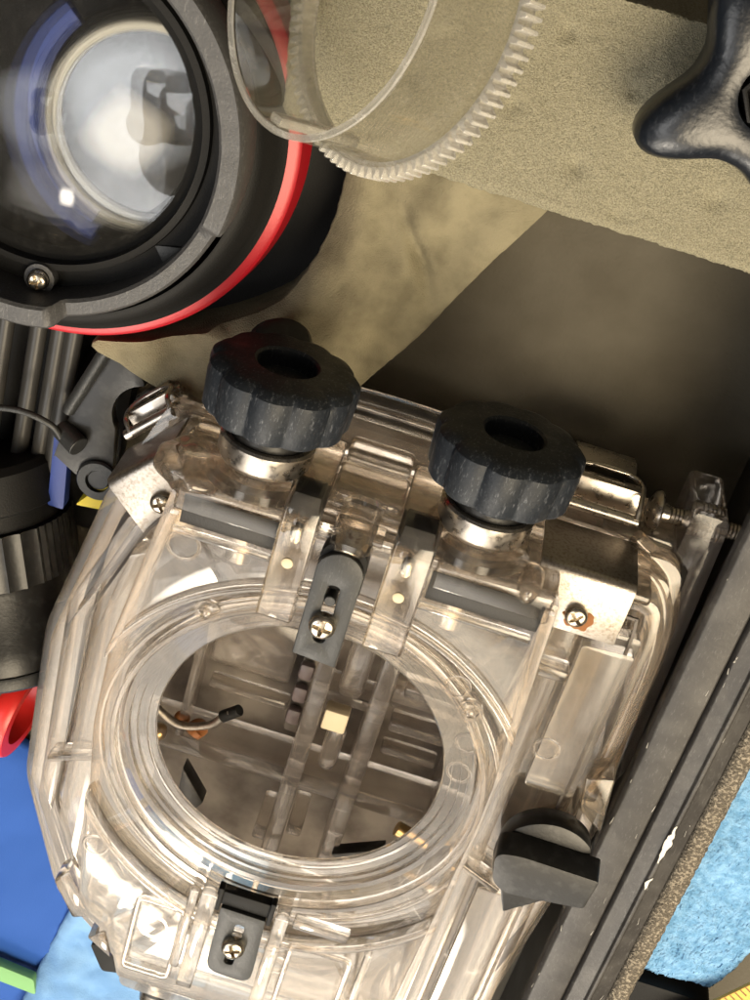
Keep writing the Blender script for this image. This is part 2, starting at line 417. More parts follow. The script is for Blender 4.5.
bm = bm_new()
def sxl(y):
    R = 70 if y > 104 else 70 - (104-y)*.40
    dy = y - 136
    return max(-88 + max(0, 76-y)*3, -103 + math.sqrt(max(0, R*R - dy*dy))) if abs(dy) < R else -88 + max(0, 76-y)*3
def sxr(y): return min(19, -24 + (y-68)*.51 + 2.2*noise.noise(Vector((0, y*.04, 9))))
def wr(x, y):
    a = 3.0*noise.noise(Vector((x, y*.6, 8))*.09)
    # folds running down the sheet
    t = (x + 8 + .25*(y-120))
    return a + 2.0*math.exp(-((x-(-18+.35*(y-120)))/7)**2) - 3.2*math.exp(-((t-4*math.sin(y*.12))/2.2)**2)*max(0, 1-abs(y-128)/16) - 6*max(0, (sxl(y)+9-x)/9)**2*(y > 90)
foam_rows(bm, sxl, sxr, 66, 170, 90, 100, -45, -79, 3.0, .035, wr, .06)
o = obj('foam_sheet', bm, M_FOAM2, smooth=75)
tag(o, 'smooth wrinkled tan foam sheet curving between the dome port and the dark pit', 'foam')

# ------------------------------------------------------------------ case
case = thing('hard_case', 'black plastic case wall with scuffed rim and grey felt edge beside the housing', 'case', (104, 0, -78))
def extr_y(bm, prof, y0, y1, n=24, wob=0):
    rings = []
    for k in range(n+1):
        y = y0 + (y1-y0)*k/n
        rings.append([bm.verts.new((x, y, z)) for x, z in prof])
    for a, b in zip(rings, rings[1:]):
        for i in range(len(prof)):
            j = (i+1) % len(prof); bm.faces.new((a[i], a[j], b[j], b[i]))
    bm.faces.new(rings[0]); bm.faces.new(rings[-1][::-1])
    return bm
bm = bm_new(); extr_y(bm, [(99.5,-79),(99,-32),(94,-30),(91.6,-27),(91.2,-21.5),(92.4,-20),(101.6,-19.2),(102.2,-20.6),(102.2,-79)], -170, 165)
obj('rim', bm, M_CASE, case, .35)
bm = bm_new(); extr_y(bm, [(102.5,-79),(102.5,-20.2),(103.2,-19),(108,-18.6),(108.4,-17.2),(109.6,-17.2),(110,-18.8),(114.6,-19.6),(114.8,-79)], -170, 165)
obj('outer_rim', bm, M_CASE, case, .3)
bm = bm_new()
prof = [(114.9,-24),(115,-19.4),(116.5,-18.2),(119.5,-18.4),(121.2,-20.4),(121.4,-27),(118,-30)]
rings = []
for k in range(0, 240):
    y = -150 + k*1.25
    rings.append([bm.verts.new((x + random.uniform(-.2,.2)*(x > 115), y + random.uniform(-.3,.3), z + random.uniform(-.28,.28))) for x, z in prof])
for a, b in zip(rings, rings[1:]):
    for i in range(len(prof)):
        j = (i+1) % len(prof); bm.faces.new((a[i], a[j], b[j], b[i]))
obj('felt_strip', bm, M_FELT, case, smooth=80)
for (cy0, ln, w) in ((-16, 15, 1.6), (-27, 5, 1.1)):
    bm = bm_new(); pts = []
    vs = []
    m_ = 14
    lft = []; rgt = []
    for k in range(m_+1):
        t = k/m_; y = cy0 + ln*t; ww = w*math.sin(PI*min(max(t,.06),.94))*random.uniform(.5,1.1)
        x = 109 + 1.2*noise.noise(Vector((0, y*.3, cy0)))
        lft.append((x-ww, y)); rgt.append((x+ww*.5, y))
    prism(bm, lft + rgt[::-1], -17.25, -16.95)
    obj('scuff_mark', bm, M_WHITE, case, label='white scraped scuff on the rim')

bm = bm_new()
for k in range(36):
    x = random.choice((92.2, 100.8, 103.4, 109.8, 113)) + random.uniform(-.5, .5); y = random.uniform(-90, 110); L_ = random.uniform(.4, 2.8)
    zt = -20 + (x-92.4)*.087 if x < 101.6 else (-18.95 + (x-103.2)*-.0 + .05 if x < 108 else -18.6 - (x-110)*.17)
    zt += .1; a_ = random.uniform(-.25, .25); w_ = random.uniform(.06, .16)
    bm.faces.new([bm.verts.new(p) for p in ((x-w_, y, zt), (x+w_, y, zt), (x+w_*.5+a_*L_, y+L_, zt), (x-w_*.5+a_*L_, y+L_, zt))])
o = obj('scratches', bm, mat('scratch_grey', (.28,.27,.25), .7), case); o['kind'] = 'stuff'

# ------------------------------------------------------------------ towel, ruler at the lower right
def cloth(name, quad, nx, ny, z, amp, sc, jit, m, label, cat, drop=None):
    bm = bm_new(); V = {}
    A, B, Cc, D = [Vector(q) for q in quad]
    for i in range(nx+1):
        for j in range(ny+1):
            u, v = i/nx, j/ny
            p = (A*(1-u)+B*u)*(1-v) + (D*(1-u)+Cc*u)*v
            h = z + amp*noise.fractal(Vector((p.x, p.y, 5))*sc, 1, 2, 4) + random.uniform(-jit, jit)
            e = min(u, 1-u, v, 1-v)
            h -= 2.5*max(0, 1-e*16)**2
            w = .8*noise.noise(Vector((p.x, p.y, 0))*.12)
            V[i,j] = bm.verts.new((p.x + random.uniform(-jit, jit) + w, p.y + random.uniform(-jit, jit) + w, h))
    for i in range(nx):
        for j in range(ny): bm.faces.new((V[i,j], V[i+1,j], V[i+1,j+1], V[i,j+1]))
    be = [e for e in bm.edges if len(e.link_faces) == 1]
    r = bmesh.ops.extrude_edge_only(bm, edges=be)
    for g in r['geom']:
        if isinstance(g, bmesh.types.BMVert): g.co.z -= 3
    return tag(obj(name, bm, m, smooth=80), label, cat)
cloth('towel', [(122.5,-78),(150,-78),(200,110),(122.5,110)], 90, 170, -36, 2.5, .03, .34, M_TOWEL, 'fluffy light blue terry towel beyond the felt edged case rim', 'towel')
bm = bm_new(); prism(bm, rnd([(119,-82),(152,-82),(165,-190),(119,-190)], 2), -60, -36)
tag(obj('black_pouch', bm, M_MATTE, bevel=.8), 'flat matte black pouch lying below the blue towel', 'pouch')
rul = thing('ruler', 'yellow folding ruler with black marks at the lower right corner', 'ruler', (163,-74,-60), (0,0,math.radians(-32)))
bm = bm_new(); box(bm, -12, 12, -60, 60, 30, 31.5); obj('blade', bm, M_RULE, rul, .3)
bm = bm_new()
for k in range(60):
    L_ = 7 if k % 10 == 0 else (5 if k % 5 == 0 else 3)
    box(bm, -11.8, -11.8+L_, -59+k*2, -58.6+k*2, 31.52, 31.6)
o = obj('graduation', bm, M_INK, rul); o['kind'] = 'stuff'

# ================================================================== THE CLEAR HOUSING
H = thing('camera_housing', 'clear plastic underwater camera housing with two black knobs and round port opening', 'camera housing', (0, -15, -68))
# back shell: walls, back plate, flange
P2 = rnd([(-62,72),(84,72),(86,60),(90,-30),(80,-124),(-44,-124),(-62,-108),(-78,-66),(-80,-8),(-70,40)], [3,5,3,6,4,4,4,5,4,3])
bm = bm_new(); prism(bm, P2, -62, -36, [inset(P2, 4)]); obj('back_wall', bm, M_CLEAR, H, .7, off=None)
bm = bm_new(); prism(bm, inset(P2, .6), -66, -62.1); obj('back_plate', bm, M_CLEARIN, H, .6)
P3 = rnd([(-61,74),(80,74),(84,70),(86,40),(92,-20),(81,-127),(-46,-127),(-65,-110),(-81,-67),(-83,-8),(-73,42)], [2,3,3,3,4,3,3,3,5,4,3])
bm = bm_new(); prism(bm, P3, -35.9, -29, [inset(P3, 9)]); obj('flange', bm, M_CLEAR, H, .7, 2)
P3b = inset(P3, 3.2)
bm = bm_new(); prism(bm, P3b, -28.9, -24, [inset(P3b, 8)]); obj('gasket_lip', bm, M_CLEAR, H, .5, 2)

# front shell: outer walls, then stepped plates
P1 = rnd([(-49,70),(78,70),(80,60),(80,-112),(-38,-112),(-58,-92),(-72,-60),(-74,14),(-62,48)], [2,6,6,4,3,3,3,3,3])
bm = bm_new(); prism(bm, P1, -23.9, -13, [inset(P1, 4)]); obj('side_wall', bm, M_CLEAR, H, .6, 2)
# low deck on the right and the left
bm = bm_new(); prism(bm, rnd([(52,56),(77,58),(77,-108),(52,-108)], 2), -17, -12.9); obj('side_deck', bm, M_CLEAR, H, .9)
bm = bm_new(); prism(bm, rnd([(-52,50),(-60,46),(-71,14),(-69.5,-58),(-57,-88),(-52,-92)], 2), -17, -12.9); obj('side_deck', bm, M_CLEAR, H, .9)
# left stepped bars
bm = bm_new(); prism(bm, rnd([(-53.5,44),(-58.5,41),(-64,10),(-63,-56),(-56,-74),(-53.5,-76)], 1.5), -12.8, -5); obj('side_step', bm, M_CLEAR, H, .5, 2)
bm = bm_new(); prism(bm, rnd([(-66,24),(-71.5,11),(-70.5,-50),(-66.5,-60)], 1.5), -12.8, -9); obj('side_step', bm, M_CLEAR, H, .5, 2)
# right: channel bar with bright step
bm = bm_new(); prism(bm, rnd([(53.5,60),(59.5,60),(59.5,-104),(53.5,-104)], 1), -12.8, -10.5); obj('channel_bar', bm, M_CLEAR, H, .6)
bm = bm_new(); box(bm, 52.6, 61, 43, 47, -10.4, -4.5); obj('channel_step', bm, M_CLEAR, H, .8, 3)
bm = bm_new(); prism(bm, rnd([(62,54),(76,55),(76,4),(62,4)], 1.5), -12.8, -8.6); obj('side_panel', bm, M_CLEAR, H, .5, 2)
bm = bm_new(); prism(bm, rnd([(61.5,-37),(76,-37),(76,-106),(61.5,-106)], 1.5), -12.8, -8.6); obj('side_panel', bm, M_CLEAR, H, .5, 2)
# front plate with the round hole for the port
FP = rnd([(-50.5,68.5),(51,68.5),(54,14),(54,-14),(51.6,-110),(-34,-110),(-37,-101),(-42,-100),(-43,-91),(-50.5,-87),(-58.6,-16),(-58.6,12)], [2,1,1,1,1,1,1,1,1,2,2,1])
bm = bm_new(); prism(bm, FP, -5, 0, [circ(63, 128, (.6, -12))]); 
obj('front_plate', bm, M_CLEAR, H, .5, 2)
FW = inset(FP, .2)
bm = bm_new(); prism(bm, FW, -12.7, -5.1, [inset(FW, 3.5)]); obj('front_wall', bm, M_CLEAR, H, .8)
# raised rims along the plate edges
bm = bm_new(); prism(bm, rnd([(47.6,66.5),(50.6,66.5),(53.6,14),(53.6,-12),(51.2,-109),(48.4,-109),(52.6,-6),(52.6,8)], .3), .1, 2.2); obj('edge_rib', bm, M_CLEAR, H, .8, 3)
bm = bm_new(); prism(bm, rnd([(-49.8,62),(-47.4,62),(-56.4,14),(-58.3,12)], .3), .1, 2.0); obj('edge_rib', bm, M_CLEAR, H, .8, 3)
# top bevel bar, bent down at the back like the photo's thick bright bar
for (a, b) in ((-49.5, -19.6), (18.6, 49.5)):
    bm = bm_new()
    prof = [(0.2, 62.5), (0.2, 70), (-4, 74), (-9, 74), (-9, 70.5), (-5.2, 69.2), (-5.2, 66), (-2, 62.5)]
    rr = []
    for x in (a, b): rr.append([bm.verts.new((x, y, z + .3)) for z, y in prof])
    for i in range(len(prof)):
        j = (i+1) % len(prof); bm.faces.new((rr[0][i], rr[0][j], rr[1][j], rr[1][i]))
    bm.faces.new(rr[0]); bm.faces.new(rr[1][::-1])
    for v in bm.verts:
        v.co.z += .25
    obj('top_bevel', bm, M_CLEAR, H, .9, 3)
# top deck (faces +Y) behind the bevels
bm = bm_new(); box(bm, -52, 74, 70.2, 73.4, -33, -9.4); obj('top_deck', bm, M_CLEAR, H, .9, 3)
bm = bm_new(); box(bm, -50, 66, 73.5, 77.5, -60, -54); obj('top_lip', bm, M_CLEAR, H, 1.6, 3)
bm = bm_new(); tube(bm, spline([(-46,76,-50),(-20,79,-58),(20,79,-58),(46,77,-50)]), 2.6, 14); obj('top_curve', bm, M_CLEAR, H)

# black strips painting the dark reflections along the top front and on the rails
M_DARKBAND = mat('dark_reflection', (0.012, 0.011, 0.010), .6, bump=(1.5,.1))
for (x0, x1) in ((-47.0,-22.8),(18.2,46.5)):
    obj('dark_band', box(bm_new(), x0, x1+1.5, 59.2, 67.8, .05, .45), M_DARKBAND, H, .4)
    obj('top_rib', box(bm_new(), x0-1.4, x1+.6, 56.2, 58.2, .1, 2.0), M_CLEAR, H, .5, 2)
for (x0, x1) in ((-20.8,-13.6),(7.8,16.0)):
    obj('dark_band', box(bm_new(), x0, x1, 72.2, 78.2, -7.0, .8), M_DARKBAND, H, .4)
# port ring
PC = Matrix.Translation((-.8, -2.8, 0))
prof = [(40.6,-3.4),(40.4,-2.6),(40.8,-2.2),(42.8,-2.2),(43.0,-1.2),(45.4,-1.2),(45.6,-.2),(47.4,-.2),(47.6,.9),(49.2,.9),(49.4,.6),(49.5,-4.4)]
bm = bm_new(); lathe(bm, prof, 180, PC, closed=True); obj('port_ring', bm, M_CLEAR, H, smooth=28)
bm = lathe(bm_new(), [(51.4,-2.5),(51.4,.9),(51.7,1.2),(52.8,1.2),(53.1,.9),(53.1,-2.5)], 180, Matrix.Translation((0,-7.5,0)), closed=True); obj('port_wall', bm, M_CLEAR, H, smooth=28)
FPi = inset(FP, .35)
bm = prism(bm_new(), circ(62.8, 128, (.6,-12)), -5.2, -2.7, [circ(49.8, 96, (-.8,-2.8))], clip=FPi); obj('port_deck', bm, M_CLEAR, H, .3, 2)
bm = prism(bm_new(), circ(64.6, 128, (.6,-12)), .1, 1.7, [circ(63.0, 128, (.6,-12))], clip=FPi); obj('arc_rib', bm, M_CLEAR, H, .4, 2)
bm = prism(bm_new(), circ(57.2, 128, (.3,-10)), -2.6, -1.7, [circ(56.2, 128, (.3,-10))], clip=FPi); obj('arc_rib', bm, M_CLEAR, H, .3, 2)
# small moulded discs and pins (ejector marks) seen on the plates
pip = None
for (x, y, z, r) in ((-44.5, 52.5, .15, 4.2), (34.2, 35.5, .15, 3.2), (42.2, 17.0, -3.5, 3.0), (43.0, 6.2, -3.5, 3.2), (-49.5, -58.5+0, .15, 3.6), (-27, -84, .15, 4.4), (12,-84,.15,3.4), (64,18,-8.5,3.4)):
    bm = bm_new(); lathe(bm, [(r-.5,0),(r-.25,.28),(r+.25,.28),(r+.5,0),(r+.3,-.0)], 40, Matrix.Translation((x,y,z)), closed=True); obj('ejector_mark', bm, M_CLEAR, H)
for (x, y, z) in ((-34.5, 34.5, -1.2), (39.5, 29, -1.2)):
    bm = bm_new(); lathe(bm, [(0,0),(1.3,0),(1.4,2.2),(.9,2.6),(0,2.7)], 20, Matrix.Translation((x,y,z+.1))); obj('pin', bm, M_CLEAR, H)
    bm = bm_new(); lathe(bm, [(2.6,0),(2.6,1.0),(3.4,1.0),(3.6,0)], 28, Matrix.Translation((x,y,z+.1)), closed=True); obj('pin_collar', bm, M_CLEAR, H)

# central rails running over the top edge to the port
for (a, b) in ((-22.0, -12.4), (6.6, 17.2)):
    bm = bm_new()
    prof = [(0.3,40.5),(5.2,42.5),(5.6,69),(4.0,76),(-2,79.5),(-30,79.5),(-30,74),(-6,73.8),(.3,70)]
    rr = [[bm.verts.new((x, y, z+.3)) for z, y in prof] for x in (a, b)]
    for i in range(len(prof)):
        j = (i+1) % len(prof); bm.faces.new((rr[0][i], rr[0][j], rr[1][j], rr[1][i]))
    bm.faces.new(rr[0]); bm.faces.new(rr[1][::-1])
    obj('rail', bm, M_CLEAR, H, .9, 3)
    # threaded insert and its pale end
    cx = (a+b)/2 - .2
    bm = bm_new(); lathe(bm, [(0,0)] + [(1.25 + .3*(k % 2), .2+k*.42) for k in range(15)] + [(0, 6.6)], 18, Matrix.Translation((cx, 64.5, -1.5)) @ Matrix.Rotation(math.radians(-62), 4, 'X'))
    obj('threaded_insert', bm, M_SCREW, H)
    bm = bm_new(); lathe(bm, [(0,0),(1.5,0),(1.5,.5),(1.2,.7),(0,.7)], 24, Matrix.Translation((cx, 60.6, 5.75))); obj('insert_cap', bm, M_CREAM, H)
# transverse clear bars between the rails, and the barrel behind the black bracket
bm = bm_new(); box(bm, -12.2, 6.4, 74, 77.6, -24, -8); obj('cross_bar', bm, M_CLEAR, H, 1.2, 3)
bm = bm_new(); box(bm, -11.8, 6.0, 73.8, 79.4, -36, -28); obj('cross_bar', bm, M_CLEAR, H, 1.6, 4)
bm = bm_new(); rod(bm, (-9,72.4,0.5), (4,72.4,.5), 2.8, 24); obj('cross_rod', bm, M_CLEAR, H)
bm = bm_new(); rod(bm, (-3.6, 67.5, 5), (-3.2, 79, -4.5), 5.2, 32, ch=1.6); obj('barrel', bm, M_CLEAR, H)
bm = bm_new(); rod(bm, (-3.6, 67.9, 5.3), (-3.35, 72.5, 1.6), 3.2, 28, ch=.3); obj('barrel_pin', bm, M_SCREW, H)

# two black brackets with slot, screw and pin
def bracket(poly, slot, z0, z1, sc, rzs, pin=None):
    bm = bm_new(); prism(bm, poly, z0, z1, [slot])
    b = obj('bracket', bm, M_GREY, H, .35, 2)
    screw(b, (sc[0], sc[1], z1 + 1.0), (0.03, .06, 1), rzs, 1.15)
    bm = bm_new(); lathe(bm, [(1.6,-.9),(3.2,-.9),(3.3,-.1),(1.6,0)], 32, Matrix.Translation((sc[0], sc[1], z1+.95)), closed=True); obj('washer', bm, M_STEEL, b)
    if pin:
        bm = bm_new(); rod(bm, (pin[0], pin[1], z0-2), (pin[0], pin[1], z1+.9), 1.5, 20); obj('pin', bm, M_GREY, b)
    return b
pl = [(-10.0,35),(1.8,34.2)] + [(-4.05 + 6.1*math.cos(a), 62 + 6.1*math.sin(a)) for a in [PI*k/12 for k in range(13)]]
bracket(pl, rnd([(-5.9,40.5),(-2.7,40.5),(-2.7,58.5),(-5.9,58.5)], 1.5), 4.4, 6.6, (-4.4, 46.8), .35, (-4.4, 54.3))
bm = bm_new(); prism(bm, [(-10.2,56),(2.2,56)] + [(-4.0 + 6.2*math.cos(a), 64.4 + 6.2*math.sin(a)) for a in [PI*k/10 for k in range(11)]], -1, 4.3); obj('bracket_block', bm, M_MATTE, H, .5)
bracket(rnd([(-8.2,-91.5),(6.2,-91.8),(5.0,-64.5),(-8.8,-64.2)], [4.5,4.5,.6,.6]), rnd([(-3.4,-86.5),(-.4,-86.5),(-.2,-69),(-3.2,-69)], 1.4), 1.2, 3.4, (-1.8, -77.5), .9)
bm = bm_new(); box(bm, -9.4, 5.4, -64.0, -58.6, -1, 2.4); box(bm, -11.0, -9.2, -66, -57, 0, 3.4); box(bm, 5.2, 6.8, -66, -57, 0, 3.4); obj('bracket_stop', bm, M_MATTE, H, .4)
# lower clear ribs around the lower bracket
for (x0, x1, y0, y1, z1) in ((-15.5,-10.6,-100,-59,5.0),(7.4,11.6,-104,-60,5.0),(13,30,-64.5,-60,3.0),(-19,-16.4,-96,-62,2.4)):
    bm = bm_new(); box(bm, x0, x1, y0, y1, .15, z1); obj('lower_rib', bm, M_CLEAR, H, .5, 2)
bm = bm_new(); box(bm, 36, 38.6, -108, -66, .15, 2.6); obj('lower_rib', bm, M_CLEAR, H, .8, 3)
bm = bm_new(); prism(bm, rnd([(-36,-110.4),(-6,-110.4),(-6,-122),(-33,-121)], 2), -22, -6); obj('lower_foot', bm, M_CLEAR, H, 1.4, 3)
bm = bm_new(); prism(bm, [(-41,-92),(-37,-103),(-46,-97)], -10, .6); prism(bm, [(-56,-74),(-46,-90),(-52,-93),(-60,-80)], -10, -1.5); obj('corner_tooth', bm, M_CLEAR, H, .8, 2)
bm = bm_new(); rod(bm, (-22,-112,-14), (-22,-138,-20), 5.4, 28); obj('tripod_socket', bm, M_STEEL, H)
bm = bm_new(); rod(bm, (-22,-125,-17), (-22,-128,-17.7), 6.6, 28); obj('socket_ring', bm, M_BLACK, H)
bm = bm_new(); prism(bm, rnd([(-48,-128),(-36,-126),(-34,-137),(-42,-139)], 1.5), -34, -24); obj('foot_pad', bm, M_MATTE, H, .8)

# knobs on shafts
def knob_profile(t, r, z): return 1 - (.07*(1-abs(math.cos(5.5*t+.25))**.8) if r > 12 else 0)
def big_knob(x, ang, lab):
    K = obj('knob', lathe(bm_new(), [(0,92.0),(16.5,92.0),(18.0,92.4),(18.7,93.4),(19.2,102.5),(18.9,104.4),(17.6,105.7),(15.5,106.4),(8.2,106.8),(7.6,106.2),(7.2,102),(0,102)], 176,
        Matrix.Translation((x,0,-8.5)) @ Matrix.Rotation(math.radians(-90), 4, 'X') @ Matrix.Rotation(ang, 4, 'Z'), rfun=knob_profile), M_KNOB, H, smooth=33, label=lab)
    bm = lathe(bm_new(), [(0,83.6),(9.4,83.6),(9.9,84),(9.9,91.9),(0,91.9)], 48, Matrix.Translation((x,0,-8.5)) @ Matrix.Rotation(math.radians(-90), 4, 'X')); obj('shaft', bm, M_BLACK, K)
    bm = lathe(bm_new(), [(0,78.2),(8.6,78.2),(11.0,79.0),(12.0,80.6),(12.2,85.6),(11.6,86.2),(10.2,86.2),(10.1,83.4),(0,83.4)], 64, Matrix.Translation((x,0,-8.5)) @ Matrix.Rotation(math.radians(-90), 4, 'X')); obj('collar', bm, M_STEEL, K)
    bm = lathe(bm_new(), [(0,75.6),(6.6,75.6),(6.8,78.1),(0,78.1)], 32, Matrix.Translation((x,0,-8.5)) @ Matrix.Rotation(math.radians(-90), 4, 'X')); obj('seal', bm, M_MATTE, K)
    bm = lathe(bm_new(), [(6.9,73.6),(14.0,73.6),(14.0,76.0),(12.6,77.4),(8.6,77.4),(6.9,76.4)], 64, Matrix.Translation((x,0,-8.5)) @ Matrix.Rotation(math.radians(-90), 4, 'X'), closed=True); obj('boss', bm, M_CLEAR, H)
    bm = lathe(bm_new(), [(0,50),(3.4,50),(3.4,75.4),(0,75.4)], 32, Matrix.Translation((x,0,-8.5)) @ Matrix.Rotation(math.radians(-90), 4, 'X')); obj('spindle', bm, M_STEEL, H)
big_knob(-31.2, 0.2, 'left fluted black knob')
big_knob(26.6, 0.75, 'right fluted black knob')
# clear lump left of the left knob
bm = bm_new(); bmesh.ops.create_icosphere(bm, subdivisions=4, radius=9.5, matrix=Matrix.Translation((-47.5,71,-8)) @ Matrix.Diagonal((1.05,.7,1,1)))
for v in bm.verts: v.co += (v.co - Vector((-47.5,71,-8))).normalized()*1.5*noise.noise(v.co*.22)
obj('corner_boss', bm, M_CLEAR, H, smooth=180)
bm = bm_new(); bmesh.ops.create_icosphere(bm, subdivisions=4, radius=5.5, matrix=Matrix.Translation((42.5,70,-4)) @ Matrix.Diagonal((.6,.9,1.2,1)))
obj('corner_boss', bm, M_CLEAR, H, smooth=180)

# metal latch plates
bm = bm_new()
def bent_plate(bm, x0, x1, pr, th=.9):
    """plate bent about X: pr = [(y,z)...] centre line"""
    a = [Vector(p) for p in pr]; nrm = []
    for i in range(len(a)):
        d = (a[min(i+1,len(a)-1)] - a[max(i-1,0)]).normalized(); nrm.append(Vector((-d.y, d.x)))
    loop = [p + q*th/2 for p, q in zip(a, nrm)] + [p - q*th/2 for p, q in zip(a, nrm)][::-1]
    r1 = [bm.verts.new((x0, p.x, p.y)) for p in loop]; r2 = [bm.verts.new((x1, p.x, p.y)) for p in loop]
    for i in range(len(loop)):
        j = (i+1) % len(loop); bm.faces.new((r1[i], r1[j], r2[j], r2[i]))
    bm.faces.new(r1); bm.faces.new(r2[::-1]); return bm
arc = [(75.6 - 2 + 2*math.cos(a), -9.4 + 2*math.sin(a)) for a in [PI/2*k/4 for k in range(5)]]
prr = [(57.5,-7.4)] + arc[::-1] + [(75.6,-30)]
bent_plate(bm, 43.6, 69.2, prr)
pr_ = obj('latch_plate', bm, M_PLATE, H, .3, 2)
screw(pr_, (57.0, 63.6, -6.2), (0,0,1), .8, .98)
bm = prism(bm_new(), [(58.0+(4.0+1.6*noise.noise(Vector((math.cos(2*PI*k/40)*2, math.sin(2*PI*k/40)*2, 1))))*math.cos(2*PI*k/40), 62.2+(3.2+1.6*noise.noise(Vector((math.cos(2*PI*k/40)*2, math.sin(2*PI*k/40)*2, 4))))*math.sin(2*PI*k/40)) for k in range(40)], -6.94, -6.88); obj('rust_ring', bm, M_RUST, pr_)
# left plate sits on the chamfered corner, turned 45 degrees
LM = Matrix.Translation((-59.5, 60.5, 0)) @ Matrix.Rotation(math.radians(47), 4, 'Z')
bm = bm_new()
prl = [(-16,-13)] + [(2.2+2*math.cos(a), -15 + 2*math.sin(a)) for a in [PI/2*k/4 for k in range(5)]][::-1] + [(4.2,-32)]
bent_plate(bm, -11, 10.5, prl)
for v in bm.verts:
    if v.co.y < -14 and v.co.x > 8: v.co.x -= 2.5
bmesh.ops.transform(bm, matrix=LM, verts=bm.verts)
ll = obj('latch_plate', bm, M_PLATE, H, .3, 2)
screw(ll, tuple(LM @ Vector((-.4, -7.2, -11.9))), (0,0,1), .5, .98)
# over-centre latches behind the plates
def latch(name_mtx, lab):
    a = thing('latch', 'x', 'x', (0,0,0)); bpy.data.objects.remove(a)
    bm = bm_new(); box(bm, -10, 12, 4.5, 12, -10, -7.2, name_mtx); L_ = obj('latch', bm, M_STEEL, H, .5, label=lab)
    bm = bm_new(); rod(bm, name_mtx @ Vector((-12,6,-2)), name_mtx @ Vector((12,6,-2)), 1.6, 20); obj('hinge_rod', bm, M_STEEL, L_)
    bm = bm_new(); rod(bm, name_mtx @ Vector((-10,9,-14)), name_mtx @ Vector((13,9,-14)), 1.3, 16); obj('hinge_rod', bm, M_STEEL, L_)
    bm = bm_new(); tube(bm, [name_mtx @ Vector(p) for p in spline([(-9,7,-1),(-9,11,-4),(-9,12,-12),(-2,12.6,-15),(6,12.6,-15),(11,12,-12),(11,11,-4),(11,7,-1)], 5)], .75, 10); obj('wire_bail', bm, M_STEEL, L_)
    bm = bm_new(); bent_plate(bm, -8, 9, [(12.6,-14),(13.4,-20),(11.5,-27),(8,-30)], .8); bmesh.ops.transform(bm, matrix=name_mtx, verts=bm.verts); obj('latch_lever', bm, M_STEEL, L_, .25)
latch(Matrix.Translation((56, 74, -32)), 'steel wire latch behind the right knob')
latch(Matrix.Translation((-63, 61, -34)) @ Matrix.Rotation(math.radians(47), 4, 'Z') @ Matrix.Scale(.72, 4), 'steel wire latch on the chamfered corner')

# lug arm with thumb bolt
bm = bm_new(); prism(bm, rnd([(80.5,75),(80.5,88.5),(90.5,88.5),(93.5,0),(91,-6),(87,40),(85.5,71)], [.3,2,2,3,1,1,1]), -58, -33); obj('lug_arm', bm, M_CLEARIN, H, .8, 3)
bm = bm_new(); box(bm, 60, 80, 73.6, 76, -58, -36.2); obj('lug_shelf', bm, M_CLEAR, H, .8)
bm = lathe(bm_new(), [(0,0),(3,.2),(5.4,1.6),(5.8,2.6),(5.4,3.2),(2.4,3.6),(2.4,6.0),(0,6)], 40, align((70.6,80,-43.5), (1,0,-.08))); B_ = obj('bolt', bm, M_STEEL, H)
bm = lathe(bm_new(), [(0,0)] + [(2.0 + .35*(k % 2), .1 + k*.55) for k in range(52)] + [(0, 29)], 20, align((75,80,-43.9), (1,0,-.08))); obj('thread', bm, M_STEEL, B_, smooth=60)
bm = lathe(bm_new(), [(0,0),(4.6,.3),(4.8,4),(3.6,5),(0,5)], 6, align((97.6,80,-45.6), (1,0,-.08))); obj('nut', bm, M_BLACK, B_, .4)

# body corner bulges on the right (moulded curves)
for k, (r, z) in enumerate(((.0, -20), (2.4, -26), (4.6, -33))):
    bm = bm_new(); tube(bm, spline([(64+r,74+r*.4,z),(76+r,66+r*.4,z),(81.5+r,52,z),(82.5+r,20,z),(82+r,0,z)], 8), 2.6, 14); obj('corner_bead', bm, M_CLEAR, H)
bm = bm_new(); prism(bm, [(78,10),(86,12),(88.5,-8),(80,-2)], -28, -12); obj('side_wedge', bm, M_CLEAR, H, 1)

# black selector lever on the right side
LV = lathe(bm_new(), [(0,-12.5),(12.5,-12.5),(13.4,-11.5),(14.6,-5),(14.2,-3.6),(12,-3),(0,-3)], 64, Matrix.Translation((75.0,-16,1)))
for v in LV.verts:
    dx = v.co.x - 75
    if dx > 10: v.co.x = 75 + 10 + (dx-10)*.35
LVo = obj('selector_knob', LV, M_BLACK, H, smooth=35)
bm = bm_new()
g = rnd([(59.5,-10.5),(61.5,-20.5),(66,-23.5),(88.2,-20.5),(89.0,-9.5),(66,-9.0)], [3,3,3,1,1,4])
prism(bm, g, -1.9, 5.6)
for v in bm.verts:
    if v.co.z < 0: v.co.y += (1.8 if v.co.y > -14 else -1.8)
obj('grip', bm, M_BLACK, LVo, .7, 3)
bm = prism(bm_new(), rnd([(62,-20),(70.5,-42),(90,-24)], [1,.6,1.5]), -11, -6.5); obj('pointer_wing', bm, M_BLACK, LVo, .5)
bm = rod(bm_new(), (75,-16,-24), (75,-16,-11.6), 5.5, 28); obj('spindle', bm, M_STEEL, LVo)

